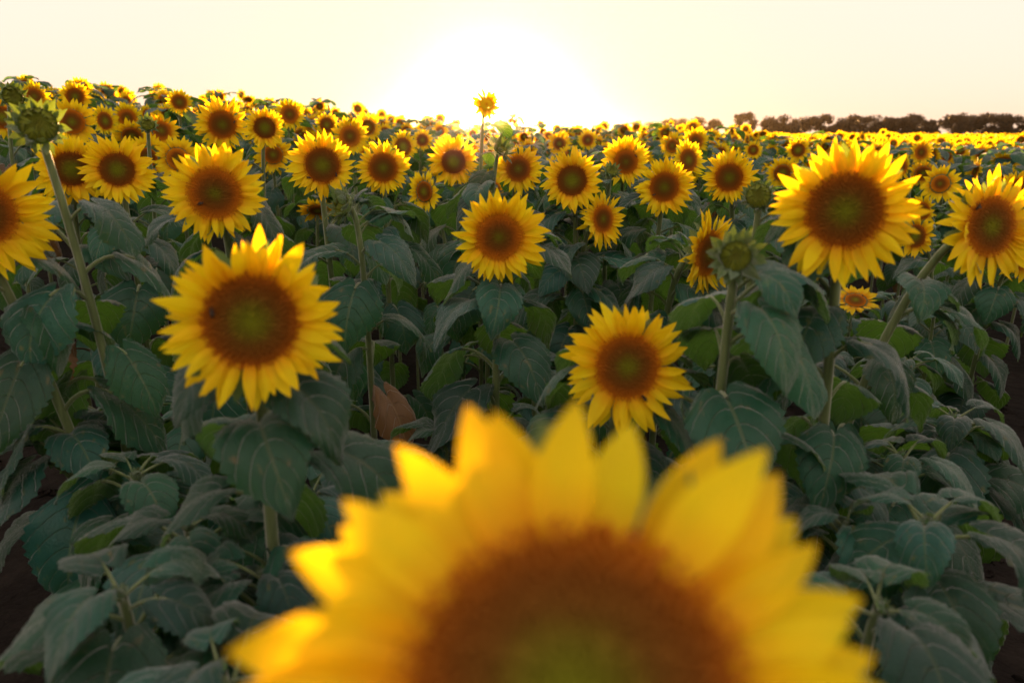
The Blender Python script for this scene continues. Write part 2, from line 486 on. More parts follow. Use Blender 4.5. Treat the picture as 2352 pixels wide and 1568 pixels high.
def back_geo(r, nb=22, blen=0.62, na=20):
    """green back of a head (unit disc radius): cup plus bracts"""
    rz = [(1.0, 0.0), (1.04, -0.05), (0.98, -0.14), (0.78, -0.24), (0.48, -0.33), (0.24, -0.42), (0.13, -0.55)]
    V = np.zeros((na, len(rz), 3))
    for i in range(na):
        a = 2 * math.pi * i / na
        for j, (q, z) in enumerate(rz): V[i, j] = (q * math.cos(a), q * math.sin(a), z)
    gs = [geo(V.reshape(-1, 3), grid_faces(na, len(rz), True), None, 0)]
    for k in range(nb):
        p = petal_geo(r, 3, 5, 0.26, 0.8)
        L = blen * r.uniform(0.8, 1.25)
        M = Matrix.Rotation(2 * math.pi * (k + r.uniform(-.3, .3)) / nb, 4, 'Z') @ Matrix.Translation((0, 0.95, -0.07 - 0.05 * (k % 2))) @ Matrix.Rotation(r.uniform(-0.45, 0.1), 4, 'X') @ Matrix.Scale(L, 4)
        gs.append(remi(xf(p, M), 0))
    return merge(gs)

R_ = random.Random(11)
PETALS = [to_mesh("petal", petal_geo(R_, 7, 10, 0.148), [M_PETAL]) for _ in range(18)]
PETALS_WIDE = [to_mesh("petal", petal_geo(R_, 9, 14, 0.182, 0.85, True), [M_PETAL]) for _ in range(12)]
LEAF_HI, LEAF_LO, LEAF_PTS = [], [], []
LEAF_SPEC = [(0.25, 0.6, .65), (0.1, 0.45, .5), (0.2, 0.95, .8), (-0.05, 1.15, .45), (0.1, 1.35, .25), (-0.2, 1.2, .15), (-0.35, 1.25, .2), (-0.5, 1.05, .15), (-0.45, 1.25, .1), (-0.7, 0.9, .2), (-0.85, .75, .15), (-0.6, 1.1, .3)]
for st, dr, fo in LEAF_SPEC:
    sd = R_.randrange(9999)
    LEAF_HI.append(to_mesh("leaf", leaf_geo(random.Random(sd), dr, st, 15, 25, fo), [M_LEAF, M_STEM]))
    LEAF_PTS.append(np.c_[leaf_geo(random.Random(sd), dr, st, 7, 9, fo, side=3, serr=0)['v'], np.ones(63 + 21)])
    LEAF_LO.append(to_mesh("leaf", leaf_geo(random.Random(sd), dr, st, 7, 9, fo, side=4, serr=0), [M_LEAF, M_STEM]))
LEAF_GEO_LO = [leaf_geo(random.Random(5 + i), dr, st, 5, 6, fo, side=3, serr=0) for i, (st, dr, fo) in enumerate(LEAF_SPEC)]
DRY = to_mesh("dry_leaf", leaf_geo(random.Random(99), 1.3, -0.4, 11, 15, .9, roll=1.2), [M_DRY, M_DRY])
DISC_HI = to_mesh("seed_disc", disc_geo(1000), [M_DISC])
DISC_MID = to_mesh("seed_disc", disc_geo(260), [M_DISC])
BACKS = [to_mesh("flower_head", back_geo(R_), [M_BRACT]) for _ in range(3)]

def corolla_geo(r, n=32, nu=3, nv=5, Lr=0.9, width=0.19):
    gs = []
    for k in range(n):
        p = petal_geo(r, nu, nv, width)
        L = Lr * r.uniform(0.78, 1.15)
        M = Matrix.Rotation(2 * math.pi * (k + r.uniform(-.45, .45)) / n, 4, 'Z') @ Matrix.Translation((0, 0.88, 0.0 + 0.05 * (k % 2))) @ Matrix.Rotation(r.uniform(-0.12, 0.42), 4, 'X') @ Matrix.Scale(L, 4)
        gs.append(xf(p, M))
    return merge(gs)

COROLLAS = [to_mesh("petals", corolla_geo(R_), [M_PETAL]) for _ in range(7)]
HEAD_GEOS = []          # a whole small head in one mesh: petals 0, disc 1, green back 2
for _ in range(6):
    HEAD_GEOS.append(merge([remi(corolla_geo(R_, 28, 3, 4, 1.02), 0), remi(dome_geo(5, 16), 1), remi(back_geo(R_, 10, .5, 10), 2)]))
HEADS = [to_mesh("flower_head", g, [M_PETAL, M_DISC, M_BRACT]) for g in HEAD_GEOS]
FAR_HEADS = [merge([remi(corolla_geo(R_, 20, 2, 3, 1.05, .24), 0), remi(dome_geo(3, 10), 1)]) for _ in range(6)]
BRACTS = [to_mesh("bract", petal_geo(R_, 5, 9, 0.20, 1.3), [M_BRACT]) for _ in range(6)]
BUD_PETALS = [to_mesh("petal", petal_geo(R_, 5, 7, 0.13, 0.9), [M_BUDF]) for _ in range(5)]
BUD_DISC = to_mesh("seed_disc", disc_geo(220, 0.12, 0.06), [M_BUDF])
GLOW_DISC = to_mesh("seed_disc", disc_geo(220, 0.2, 0.0), [M_PETAL])  # backlit glow put into the colour: petal gold instead of a dark face

def bud_back():
    na = 20; rz = [(0.92, 0.08), (1.03, -0.05), (1.06, -0.25), (0.95, -0.48), (0.7, -0.68), (0.4, -0.80), (0.2, -0.95)]
    V = np.zeros((na, len(rz), 3))
    for i in range(na):
        a = 2 * math.pi * i / na
        for j, (q, z) in enumerate(rz): V[i, j] = (q * math.cos(a), q * math.sin(a), z)
    return geo(V.reshape(-1, 3), grid_faces(na, len(rz), True), None, 0)
BUD_BACK = to_mesh("bud_base", bud_back(), [M_BRACT])

# ------------------------------------------------------------------ object helpers
def link(name, data, parent=None, M=None, kind=None):
    o = bpy.data.objects.new(name, data)
    COL.objects.link(o)
    if parent is not None: o.parent = parent
    if M is not None: o.matrix_basis = M
    if kind: o['kind'] = kind
    return o

def tag(o, label, cat, group=None):
    o['label'] = label; o['category'] = cat
    if group: o['group'] = group
    return o

def facing(yaw, pitch, pos):
    """frame of a head at pos turned towards the camera's side, then by yaw (deg, + = to the viewer's right) and pitch (deg, + = up)"""
    d = Vector((CAM.x - pos.x, CAM.y - pos.y, 0)); d.normalize()
    d = Matrix.Rotation(rad(yaw), 3, 'Z') @ d
    n = Vector((d.x * math.cos(rad(pitch)), d.y * math.cos(rad(pitch)), math.sin(rad(pitch)))).normalized()
    x = Vector((0, 0, 1)).cross(n)
    if x.length < 1e-3: x = Vector((1, 0, 0))
    x.normalize(); y = n.cross(x)
    M = Matrix.Identity(4)
    for i in range(3): M[i][0], M[i][1], M[i][2], M[i][3] = x[i], y[i], n[i], pos[i]
    return M, n

def stem_path(root, top, n, neck=0.12, k=14):
    h = top.z - root.z
    p0 = Vector(root); p3 = Vector(top)
    p2 = p3 - n * neck - Vector((0, 0, 0.02)); p1 = p0 + Vector((0, 0, 0.72 * h))
    out = []
    for i in range(k):
        t = (i / (k - 1)); t = 1 - (1 - t) ** 1.35
        out.append(p0 * (1 - t) ** 3 + p1 * 3 * t * (1 - t) ** 2 + p2 * 3 * t * t * (1 - t) + p3 * t ** 3)
    return out

HAND = []       # (px, py, outer radius px, depth): faces that leaves of nearer plants must not cover

CAM_M = np.array([list(C_R), list(C_U), list(C_F)])

def leaf_blocked(M, v):
    P = (LEAF_PTS[v] @ np.array(M).T)[:, :3] - np.array(CAM)
    Q = P @ CAM_M.T
    z = Q[:, 2]
    if z.min() < 0.05: return True
    X = PCX + FPX * Q[:, 0] / z; Y = PCY - FPX * Q[:, 1] / z
    if z.min() < 0.62 and ((X > -200) & (X < 2550) & (Y < 1650)).any(): return True
    for (hx, hy, hr, hd) in HAND:
        hit = (hd > z - 0.02) & ((X - hx) ** 2 + (Y - hy) ** 2 < (0.86 * hr) ** 2)
        if hit.any(): return True
    return False

def leaf_frames(r, path, n, smin, smax, lo=0.22, hi=0.93, check=True, vmin=0):
    """where the leaves of one plant sit: (matrix, variant)"""
    out = []
    root, top = path[0], path[-1]
    az = r.uniform(0, 6.28)
    for k in range(n):
        f = lo + (hi - lo) * (k + r.uniform(-.25, .25)) / max(1, n - 1)
        f = min(max(f, 0.05), 0.97)
        i = f * (len(path) - 1); a = int(i); q = i - a
        a = min(a, len(path) - 2)
        p = path[a] * (1 - q) + path[a + 1] * q
        s = smax + (smin - smax) * max(0, (f - 0.35) / 0.65) ** 1.1
        s *= r.uniform(0.82, 1.18)
        nl = len(LEAF_SPEC)
        v = int(min(nl - 1, max(vmin, (1 - f) * nl * 1.05 + r.uniform(-3.2, 3.2))))
        az += 2.39996 + r.uniform(-.3, .3)
        ok = False
        for tr in range(9 if check else 1):
            aa = az if tr == 0 else r.uniform(0, 6.283)
            M = Matrix.Translation(p) @ Euler((r.uniform(-.25, .25), r.uniform(-.18, .18), aa)).to_matrix().to_4x4() @ Matrix.Scale(s, 4)
            if not check or not leaf_blocked(M, v): ok = True; break
        if ok: out.append((M, v))
    return out

def add_stem(root, path, rb=0.012, rt=0.0075, sides=10):
    loc = root.location
    P = [tuple(p - loc) for p in path]
    n = len(P)
    rr = [rb + (rt - rb) * (i / (n - 1)) for i in range(n)]
    rr[-1] *= 1.5; rr[-2] *= 1.15
    return link("stem", to_mesh("stem", tube(P, rr, sides, 0, 0.06), [M_STEM]), root)

def add_leaves(root, frames, hires):
    T = Matrix.Translation(-Vector(root.location))
    for M, v in frames:
        dry = v > 7 and (M.translation.z * 7919.3) % 1.0 < 0.03
        link("leaf", DRY if dry else (LEAF_HI if hires else LEAF_LO)[v], root, T @ M)

def add_head(root, M, R, tier, r, plen=0.9, npet=40, wide=False, young=False):
    T = Matrix.Translation(-Vector(root.location))
    h = link("flower_head", r.choice(BACKS), root, T @ M @ Matrix.Scale(R, 4))
    link("seed_disc", GLOW_DISC if young else DISC_HI if tier == 'A' else DISC_MID, h, Matrix.Rotation(r.uniform(0, 6), 4, 'Z'))
    if tier == 'A':
        lop, bias = r.uniform(0, 6.28), 0.04 if wide else r.uniform(-0.16, 0.20)
        for k in range(npet):
            if r.random() < 0.04: continue
            L = plen * (r.uniform(0.84, 1.14) if wide else r.uniform(0.80, 1.16)) * (1 + 0.07 * math.sin(lop + 6.283 * k / npet))
            inner = k % 2
            Mp = (Matrix.Rotation(2 * math.pi * (k + r.uniform(-.42, .42)) / npet, 4, 'Z') @ Matrix.Translation((0, 0.88, 0.01 + 0.07 * inner))
                  @ Matrix.Rotation((r.uniform(-0.26, 0.26) + 0.22 * inner + bias) * (0.6 if wide else 1) - (0.16 if wide else 0), 4, 'X') @ Matrix.Rotation(r.uniform(-.2, .2), 4, 'Y')
                  @ Matrix.Diagonal((L * r.uniform(.9, 1.12), L, L, 1)))
            link("petal", r.choice(PETALS_WIDE if wide else PETALS), h, Mp)
    else:
        link("petals", r.choice(COROLLAS), h, Matrix.Rotation(r.uniform(0, 6), 4, 'Z') @ Matrix.Diagonal((plen / .9, plen / .9, 1, 1)), 'stuff')
    return h

def add_bud(root, M, R, r, openness=0.5, blen=1.35):
    T = Matrix.Translation(-Vector(root.location))
    h = link("bud", BUD_BACK, root, T @ M @ Matrix.Scale(R, 4))
    link("seed_disc", BUD_DISC, h, Matrix.Translation((0, 0, 0.02)))
    for k in range(22):                     # petals still folded over the face
        L = r.uniform(0.62, 0.8)
        Mp = Matrix.Rotation(2 * math.pi * (k + r.uniform(-.25, .25)) / 22, 4, 'Z') @ Matrix.Translation((0, 0.96, 0.06)) @ Matrix.Rotation(math.pi - 0.45 - 0.5 * openness * r.uniform(.6, 1.2), 4, 'X') @ Matrix.Scale(L, 4)
        link("petal", r.choice(BUD_PETALS), h, Mp)
    for k in range(30):                     # pointed green bracts in three whorls
        w = k % 3
        L = blen * r.uniform(0.65, 1.1) * (1 - 0.12 * w)
        tilt = [1.05, 0.55, -0.1][w] + r.uniform(-.25, .25)
        Mp = Matrix.Rotation(2 * math.pi * (k + r.uniform(-.35, .35)) / 30, 4, 'Z') @ Matrix.Translation((0, 0.98 - 0.04 * w, -0.06 - 0.2 * w)) @ Matrix.Rotation(tilt, 4, 'X') @ Matrix.Rotation(r.uniform(-.3, .3), 4, 'Y') @ Matrix.Diagonal((L * 1.25, L, L, 1))
        link("bract", r.choice(BRACTS), h, Mp)
    return h

# ------------------------------------------------------------------ the setting
def build_ground():
    xs = np.concatenate([np.linspace(-700, -60, 15), np.linspace(-50, 60, 150), np.linspace(70, 700, 15)])
    ys = np.concatenate([np.linspace(-60, -4, 8), np.linspace(-3, 70, 120), np.linspace(76, 700, 24)])
    X, Y = np.meshgrid(xs, ys, indexing='ij')
    Z = ground_z(X, Y) + 0.02 * np.sin(X * 3.1 + 1.3 * np.sin(Y * 2.2)) * np.cos(Y * 2.7 + X)
    V = np.stack([X, Y, Z], -1).reshape(-1, 3)
    g = geo(V, grid_faces(len(xs), len(ys)), V[:, :2])
    o = link("ground", to_mesh("ground", g, [M_SOIL])); o['kind'] = 'structure'
    r = random.Random(3); gs = []
    for _ in range(900):                    # loose clods on the soil between the near plants
        y = r.uniform(0.2, 5); x = r.uniform(-1, 1) * (0.8 * y + 1)
        s = r.uniform(0.012, 0.05)
        d = dome_geo(4, 7, 0.9, 0)
        d['v'] = d['v'] * (1 + 0.25 * RNG.standard_normal((len(d['v']), 1)))
        gs.append(xf(d, Matrix.Translation((x, y, gz(x, y) - 0.2 * s)) @ Euler((r.uniform(-.5, .5), r.uniform(-.5, .5), r.uniform(0, 6))).to_matrix().to_4x4() @ Matrix.Diagonal((s, s * r.uniform(.6, 1), s * r.uniform(.5, .9), 1))))
    c = link("soil_clods", to_mesh("soil_clods", merge(gs), [M_SOIL], False)); c['kind'] = 'stuff'
    tag(c, "dark crumbly soil clods between the stems", "soil")
build_ground()

# ------------------------------------------------------------------ survey of the sunflowers one can tell apart
# px, py, disc px, disc metres, yaw, pitch, petal length / disc radius, tier, label, extra
G_SUN = "sunflowers in bloom across the field"
G_BUD = "unopened green sunflower buds"
FLOWERS = [
 (1318, 1622, 835, .162, 3, 44, .98, 'A', "huge blurred sunflower filling the foreground, cut off at its dark disc", dict(npet=52, wide=True)),
 (578, 737, 226, .150, -4, 10, .92, 'A', "large soft-focus sunflower with a bee at the edge of its broad green-eyed disc", dict(npet=56)),
 (1440, 842, 158, .140, 14, 14, 1.02, 'A', "sunflower just above the huge blurred one, bright green eye and long pointed petals", dict(npet=56)),
 (1940, 485, 178, .148, 4, 6, .95, 'A', "big soft-focus sunflower with a very dark disc, towering in front of the distant trees", dict(npet=56)),
 (2272, 520, 140, .140, 46, 8, 1.02, 'A', "sunflower turned sideways with a slanting stem and a bee high on its oval disc", dict(lean=(-.20, .05))),
 (-40, 492, 150, .145, 22, 4, 1.15, 'A', "blurred sunflower cut off by the left edge, mostly its petals showing", dict(root_px=(140, 1150))),
 (1146, 545, 116, .140, 0, 7, .98, 'A', "sharp round sunflower below the setting sun with a warm orange-brown disc", dict(npet=56)),
 (494, 445, 124, .140, -8, 6, .92, 'A', "large sunflower with a bee low on its disc, right behind the soft-focus one", dict(npet=56)),
 (740, 380, 85, .135, 8, 6, .95, 'A', "sunflower with a dark tilted disc and two bees, above a spiky green bud", {}),
 (880, 386, 70, .130, 0, 6, .88, 'A', "round sunflower with an evenly brown disc beside the one with two bees", {}),
 (1314, 415, 75, .130, -4, 6, 1.05, 'A', "wide orange-lit sunflower with a plain brown disc next to the sun glare", {}),
 (1383, 503, 66, .118, 44, 6, 1.15, 'A', "narrow sunflower turned sideways with a pale green oval eye", {}),
 (1526, 430, 72, .132, 0, 6, 1.0, 'A', "upright sunflower with a bee on the lower rim of its dark disc", {}),
 (1675, 408, 68, .130, -5, 6, 1.0, 'A', "sunflower with a faint green eye right above an open-topped green bud", {}),
 (1437, 372, 60, .128, 6, 6, 1.05, 'A', "sunflower half behind two others with a small grey-green bud in front", {}),
 (1624, 582, 106, .140, 58, 0, .95, 'A', "sunflower seen almost from the side behind a round blurred bud", {}),
 (270, 390, 82, .135, -6, 8, 1.12, 'A', "sunflower with long loose petals in front of a hidden one, beside a tall bud stem", {}),
 (510, 287, 66, .135, 4, 4, 1.0, 'A', "tall sunflower with spiky upper petals and a bee at the rim of its disc", {}),
 (164, 389, 84, .140, 4, 4, 1.05, 'A', "sunflower mostly hidden behind the loose-petalled one and a tall bud stem", {}),
 (1042, 372, 60, .130, -4, 6, 1.1, 'A', "orange-tinted sunflower in the glare, just left of the tall backlit flower's stem", {}),
 (1190, 388, 62, .130, 8, 4, 1.0, 'A', "sunflower washed out by the sun glare", {}),
 (975, 440, 45, .115, -42, 2, 1.15, 'B', "small sunflower turned to one side among grey leaves", {}),
 (608, 294, 52, .130, 6, 6, .95, 'A', "sunflower with a green eye right beside the tall spiky one", {}),
 (665, 263, 42, .130, 12, 2, .9, 'B', "high sunflower with a dark disc standing against the pale sky", {}),
 (804, 313, 48, .128, 0, 4, .95, 'B', "round sunflower with a smooth dark disc behind the one with two bees", {}),
 (845, 292, 32, .125, 18, 4, 1.1, 'B', "sunflower peeping out behind the round smooth-disced one", {}),
 (412, 235, 36, .115, 0, 2, .85, 'B', "small round sunflower alone on a thin stem against the sky", {}),
 (165, 280, 54, .130, 0, 0, 1.05, 'B', "broad sunflower behind the big half-open bud", {}),
 (172, 222, 40, .128, 10, -8, .9, 'B', "topmost sunflower of its clump with flaring petals against the sky", {}),
 (292, 270, 40, .130, 0, 0, .9, 'B', "sunflower with drooping upper petals between two taller ones", {}),
 (240, 278, 40, .125, 40, 2, .95, 'B', "narrow sunflower turned away beside a broad one", {}),
 (370, 300, 42, .125, 12, 2, 1.0, 'B', "sunflower half hidden by a small spiky bud", {}),
 (302, 312, 40, .125, 0, -30, 1.1, 'B', "sunflower with upturned petals hiding its disc", {}),
 (340, 262, 22, .110, 0, 0, 1.0, 'B', "little sunflower in the gap behind a small spiky bud", {}),
 (78, 222, 46, .130, 20, 4, .75, 'B', "sunflower crowded behind a half-opened green one", {}),
 (4, 270, 50, .130, 20, 4, 1.0, 'B', "sunflower cut by the edge of the picture behind the big bud", {}),
 (408, 365, 48, .128, -10, 4, 1.1, 'B', "sunflower peeping from behind the large one with a low bee", {}),
 (338, 362, 44, .125, 15, -10, 1.3, 'B', "sunflower with fanned petals right behind the loose-petalled one", {}),
 (627, 355, 42, .125, 5, -6, 1.1, 'B', "sunflower under a green-eyed one, its head bowed", {}),
 (750, 287, 34, .120, 20, 0, .9, 'B', "small dark-eyed sunflower on the skyline before the pale sky", {}),
 (925, 337, 42, .125, 25, 2, .9, 'B', "sunflower with a half-turned brown oval disc behind the evenly brown one", {}),
 (970, 322, 32, .115, 10, 2, .8, 'B', "small golden sunflower with an orange disc before the glare", {}),
 (730, 482, 42, .120, -5, -55, 1.2, 'B', "bowed small sunflower low among leaves beside the spiky sideways bud", {}),
 (1580, 368, 52, .125, 42, 8, .95, 'B', "sunflower leaning sideways with a green oval disc behind the upright one", {}),
 (1545, 335, 30, .125, -20, 0, 1.1, 'B', "sunflower facing aside in the row behind the leaning one", {}),
 (1597, 325, 34, .125, 15, 0, 1.0, 'B', "sunflower standing above the leaning one in the next row", {}),
 (1350, 322, 26, .120, 0, 0, .95, 'B', "small sunflower rising over the wide orange-lit one", {}),
 (1285, 330, 27, .120, -12, -8, 1.1, 'B', "bowed orange sunflower close to the sun glare", {}),
 (1797, 397, 36, .125, 10, -6, 1.1, 'B', "sunflower tucked beside the big dark-disced one", {}),
 (2160, 422, 39, .125, -10, 8, 1.15, 'B', "neat round sunflower between the big dark one and the sideways one", {}),
 (2104, 542, 52, .125, -35, 0, 1.0, 'B', "sunflower half hidden low behind the big dark-disced one, turned aside", {}),
 (1965, 690, 44, .120, 10, 62, 1.2, 'B', "small sunflower looking up from low among the leaves, under the big dark-disced one", {}),
 (2120, 484, 40, .125, -40, -6, 1.0, 'B', "sunflower squeezed behind the petals of the big dark one", {}),
 (1833, 345, 30, .120, 10, 6, 1.0, 'B', "distant upright sunflower just behind the tips of the big dark one", {}),
 (2115, 350, 32, .120, 40, 2, 1.0, 'B', "thin edge-on sunflower over the packed far rows", {}),
 (2072, 385, 32, .120, -45, 2, 1.0, 'B', "edge-on sunflower touching the tips of the big dark one", {}),
 (2120, 398, 32, .125, 0, 20, 1.1, 'B', "upward-looking sunflower above the neat round one", {}),
 (2205, 347, 20, .120, 0, 4, 1.0, 'B', "small lone round sunflower high in the packed far rows", {}),
 (2335, 432, 42, .125, 30, 6, 1.0, 'B', "sunflower behind the sideways one, cut by the edge of the picture", {}),
 (2352, 590, 60, .125, 30, -10, 1.0, 'B', "sunflower showing a few petals under the sideways one at the edge", {}),
 (1730, 345, 24, .120, 10, 10, .95, 'B', "small open sunflower in the gap behind the two upright ones", {}),
 (1655, 350, 22, .115, -5, 4, 1.1, 'B', "small sunflower rising just behind the faint green-eyed one", {}),
 (690, 308, 20, .115, 10, -4, 1.2, 'B', "tiny sunflower under the high dark-disced one", {}),
 (2345, 322, 16, .120, 0, 0, 1.0, 'B', "tiny sunflower under the tallest dark trees at the picture's edge", {}),
 (1117, 241, 32, .064, 20, 24, 1.5, 'A', "lone tall backlit sunflower glowing in front of the setting sun", dict(npet=30, young=True, lean=(0, -.02), nl=9, root_px=(1096, 470), hi=.62)),
]
# px, py, bud px, bud metres, yaw, pitch, openness, bract length, label, extra
BUDS = [
 (88, 287, 80, .078, 0, 16, 0.9, .9, "big dark half-open bud on a tall bare stem", dict(root_px=(172, 800))),
 (785, 470, 52, .072, -68, 22, 0.9, 1.2, "spiky bud turned to one side with yellow tips, on a long leafy stem", dict(root_px=(822, 960))),
 (1690, 588, 70, .057, 0, 12, 0.2, 1.3, "round blurred closed bud standing in front of a sideways sunflower", dict(root_px=(1686, 900), hi=.78)),
 (1742, 450, 56, .066, -6, 18, 0.7, .7, "open-topped bud with yellow rays between two sunflowers", dict(root_px=(1738, 720))),
 (1405, 392, 30, .060, 20, 50, 0.2, .9, "small closed grey-green bud in front of a sunflower disc", {}),
 (1152, 342, 34, .066, 55, 50, 0.2, 1.7, "hairy bud glowing in the sun glare beside the tall flower", {}),
 (340, 287, 30, .066, 5, 30, 0.9, 1.0, "small spiky bud between sunflowers on the rise", {}),
 (30, 222, 46, .105, 20, 8, 0.9, .8, "half-opened green head at the top corner of the field", {}),
]
for f in FLOWERS: HAND.append((f[0], f[1], f[2] / 2 * (1 + f[6] * 0.85), FPX * f[3] / f[2]))
for b in BUDS: HAND.append((b[0], b[1], b[2] / 2 * 1.4, FPX * b[3] / b[2]))

def plant_root(top, n, r, extra, R):
    lean = extra.get('lean')
    if 'root_px' in extra:
        d = proj(top)[2] + 0.02
        q = at(*extra['root_px'], d)
        x = q.x; y = top.y + 0.08
    else:
        dx, dy = lean if lean else (r.gauss(0, .035), r.gauss(0, .035))
        x, y = top.x - n.x * 0.16 + dx, top.y - n.y * 0.16 + dy
    return Vector((x, y, gz(x, y) - 0.02))

placed = []
for i, (px, py, dpx, dm, yaw, pit, plen, tier, label, ex) in enumerate(FLOWERS):
    r = random.Random(100 + i)
    depth = FPX * dm / dpx
    c = at(px, py, depth)
    R = dm / 2
    M, n = facing(yaw, pit, c)
    back = c - n * R * 0.5
    rt = plant_root(back, n, r, ex, R)
    root = link("sunflower", None); root.location = rt
    path = stem_path(rt, back, n, 0.05 + R)
    near = depth < 1.0
    add_stem(root, path, 0.0125 * (0.8 + R * 3), 0.0085 * (0.6 + R * 6))
    nl = ex.get('nl', 25 if depth < 4 else 17)
    add_leaves(root, leaf_frames(r, path, nl, 0.065, 0.205 if depth < 1.8 else .225, 0.14, ex.get('hi', 0.85)), depth < 3.6)
    add_head(root, M, R, tier, r, plen, ex.get('npet', 54), ex.get('wide', False), ex.get('young', False))
    tag(root, label, "sunflower", G_SUN)
    placed.append((c.x, c.y, rt.x, rt.y))

for i, (px, py, dpx, dm, yaw, pit, op, bl, label, ex) in enumerate(BUDS):
    r = random.Random(300 + i)
    depth = FPX * dm / dpx
    c = at(px, py, depth)
    R = dm / 2
    M, n = facing(yaw, pit, c)
    back = c - n * R * 0.85
    rt = plant_root(back, n, r, ex, R)
    root = link("budding_sunflower", None); root.location = rt
    path = stem_path(rt, back, n, 0.05)
    add_stem(root, path, 0.012, 0.0075)
    add_leaves(root, leaf_frames(r, path, 20, 0.07, 0.22, 0.14, ex.get('hi', 0.9)), depth < 3.6)
    add_bud(root, M, R, r, op, bl * 1.2)
    tag(root, label, "sunflower bud", G_BUD)
    placed.append((c.x, c.y, rt.x, rt.y))

# ------------------------------------------------------------------ bees on the discs
def build_bees():
    def ell(c, s, n=10):
        d = []
        V = np.zeros((n, 7, 3))
        for i in range(n):
            for j in range(7):
                a = 2 * math.pi * i / n; b = -math.pi / 2 + 0.05 + (math.pi - .1) * j / 6
                V[i, j] = (c[0] + s[0] * math.cos(b) * math.cos(a), c[1] + s[1] * math.sin(b), c[2] + s[2] * math.cos(b) * math.sin(a))
        return geo(V.reshape(-1, 3), grid_faces(n, 7, True)[:, ::-1])
    body = [ell((0, -.35, .25), (.2, .42, .19)), ell((0, .18, .3), (.2, .22, .2)), ell((0, .47, .26), (.14, .12, .13))]
    for s in (-1, 1):
        for y in (.05, .2, .33): body.append(tube([(s * .12, y, .2), (s * .34, y, .24), (s * .42, y - .06, 0)], .022, 4))
        body.append(tube([(s * .05, .55, .3), (s * .12, .72, .4)], .012, 4))
    bm = to_mesh("bee_body", merge(body), [M_BEE])
    wm = to_mesh("wing", petal_geo(random.Random(2), 5, 6, .2, .8), [M_WING])
    spots = [(487, 716, 1, "bee on the left rim of the large soft-focus sunflower's disc"),
             (460, 468, 7, "bee low on the disc of the large sunflower behind the soft-focus one"),
             (1480, 915, 2, "bee at the lower rim of the disc above the huge blurred sunflower"),
             (2245, 474, 4, "bee high on the oval disc of the sideways sunflower with a slanting stem"),
             (708, 408, 8, "bee at one edge of the dark tilted disc, the lower of two bees there"),
             (772, 402, 8, "bee near the rim of the dark tilted disc, across from another bee"),
             (1503, 447, 12, "bee on the lower rim of the upright sunflower's dark disc"),
             (1460, 358, 14, "bee on the disc of the sunflower half behind two others"),
             (538, 281, 17, "bee at the rim of the tall spiky sunflower's disc")]
    for k, (px, py, fi, label) in enumerate(spots):
        f = FLOWERS[fi]
        d = FPX * f[3] / f[2]; c = at(f[0], f[1], d); M, n = facing(f[4], f[5], c)
        o = CAM; dr = (at(px, py, 1.0) - CAM)
        pl = c + n * (f[3] / 2 * 0.17)
        t = (pl - o).dot(n) / dr.dot(n)
        p = o + dr * t
        root = link("bee", None)
        Mb = M.copy(); Mb.translation = p
        root.matrix_basis = Mb @ Matrix.Rotation(k * 1.9, 4, 'Z') @ Matrix.Scale(0.0125, 4)
        link("body", bm, root)
        for s in (-1, 1):
            link("wing", wm, root, Matrix.Translation((s * .1, .2, .46)) @ Matrix.Rotation(math.pi - s * 0.5, 4, 'Z') @ Matrix.Scale(.75, 4))
        tag(root, label, "bee", "bees on the sunflower discs")
build_bees()

# ------------------------------------------------------------------ the rows behind
def rows():
    """plants of the sown rows, nearest first: (x, y, depth)"""
    r = random.Random(21); ca, sa = math.cos(rad(24)), math.sin(rad(24)); out = []
    for i in range(-160, 240):
        for j in range(-160, 240):
            a, b = i * 0.70 + r.gauss(0, .08), j * 0.42 + r.gauss(0, .08)
            x, y = ca * a - sa * b, sa * a + ca * b
            if y < 2.0 or y > 115: continue
            if abs(x) > 0.74 * y + 1.2: continue
            keep = (0.72 if y < 5.2 else 1.0) if y < 26 else (33 / y if y < 42 else max(0.2, 22 / y))
            if r.random() > keep: continue
            out.append((x, y))
    out.sort(key=lambda p: p[1])
    return out

ROWS = rows()
NEAR_TOPS = [at(*t) for t in ((2150, 1080, 1.35), (2300, 1000, 1.6), (2050, 1260, 1.1), (2250, 1330, 1.1), (1950, 1100, 1.5), (2345, 1180, 1.3),
             (2200, 880, 2.1), (2320, 800, 2.3), (60, 1100, 1.3), (250, 1230, 1.1), (420, 1100, 1.4), (130, 900, 1.9), (60, 1380, 1.0), (700, 1050, 1.7),
             (880, 1000, 2.0), (480, 1390, 1.0), (300, 1000, 1.7), (1020, 930, 2.2), (2080, 960, 1.9), (1760, 1000, 1.9), (2380, 900, 1.9), (-20, 950, 1.7), (600, 1200, 1.3), (1150, 900, 2.5), (2400, 1120, 1.3), (2410, 1420, 1.0), (-50, 1200, 1.15), (-60, 1450, .95), (2180, 1480, .95), (2400, 760, 2.4), (100, 1500, .92))]
NEAR_SHORT = [(p.x, p.y) for p in NEAR_TOPS]
NEAR_Z = {(p.x, p.y): p.z - 0.10 for p in NEAR_TOPS}
ROWS = NEAR_SHORT + ROWS
FULL, MAX_IND = 8.0, 300 - len(FLOWERS)
far_items = []
n_ind = 0
to_label = []
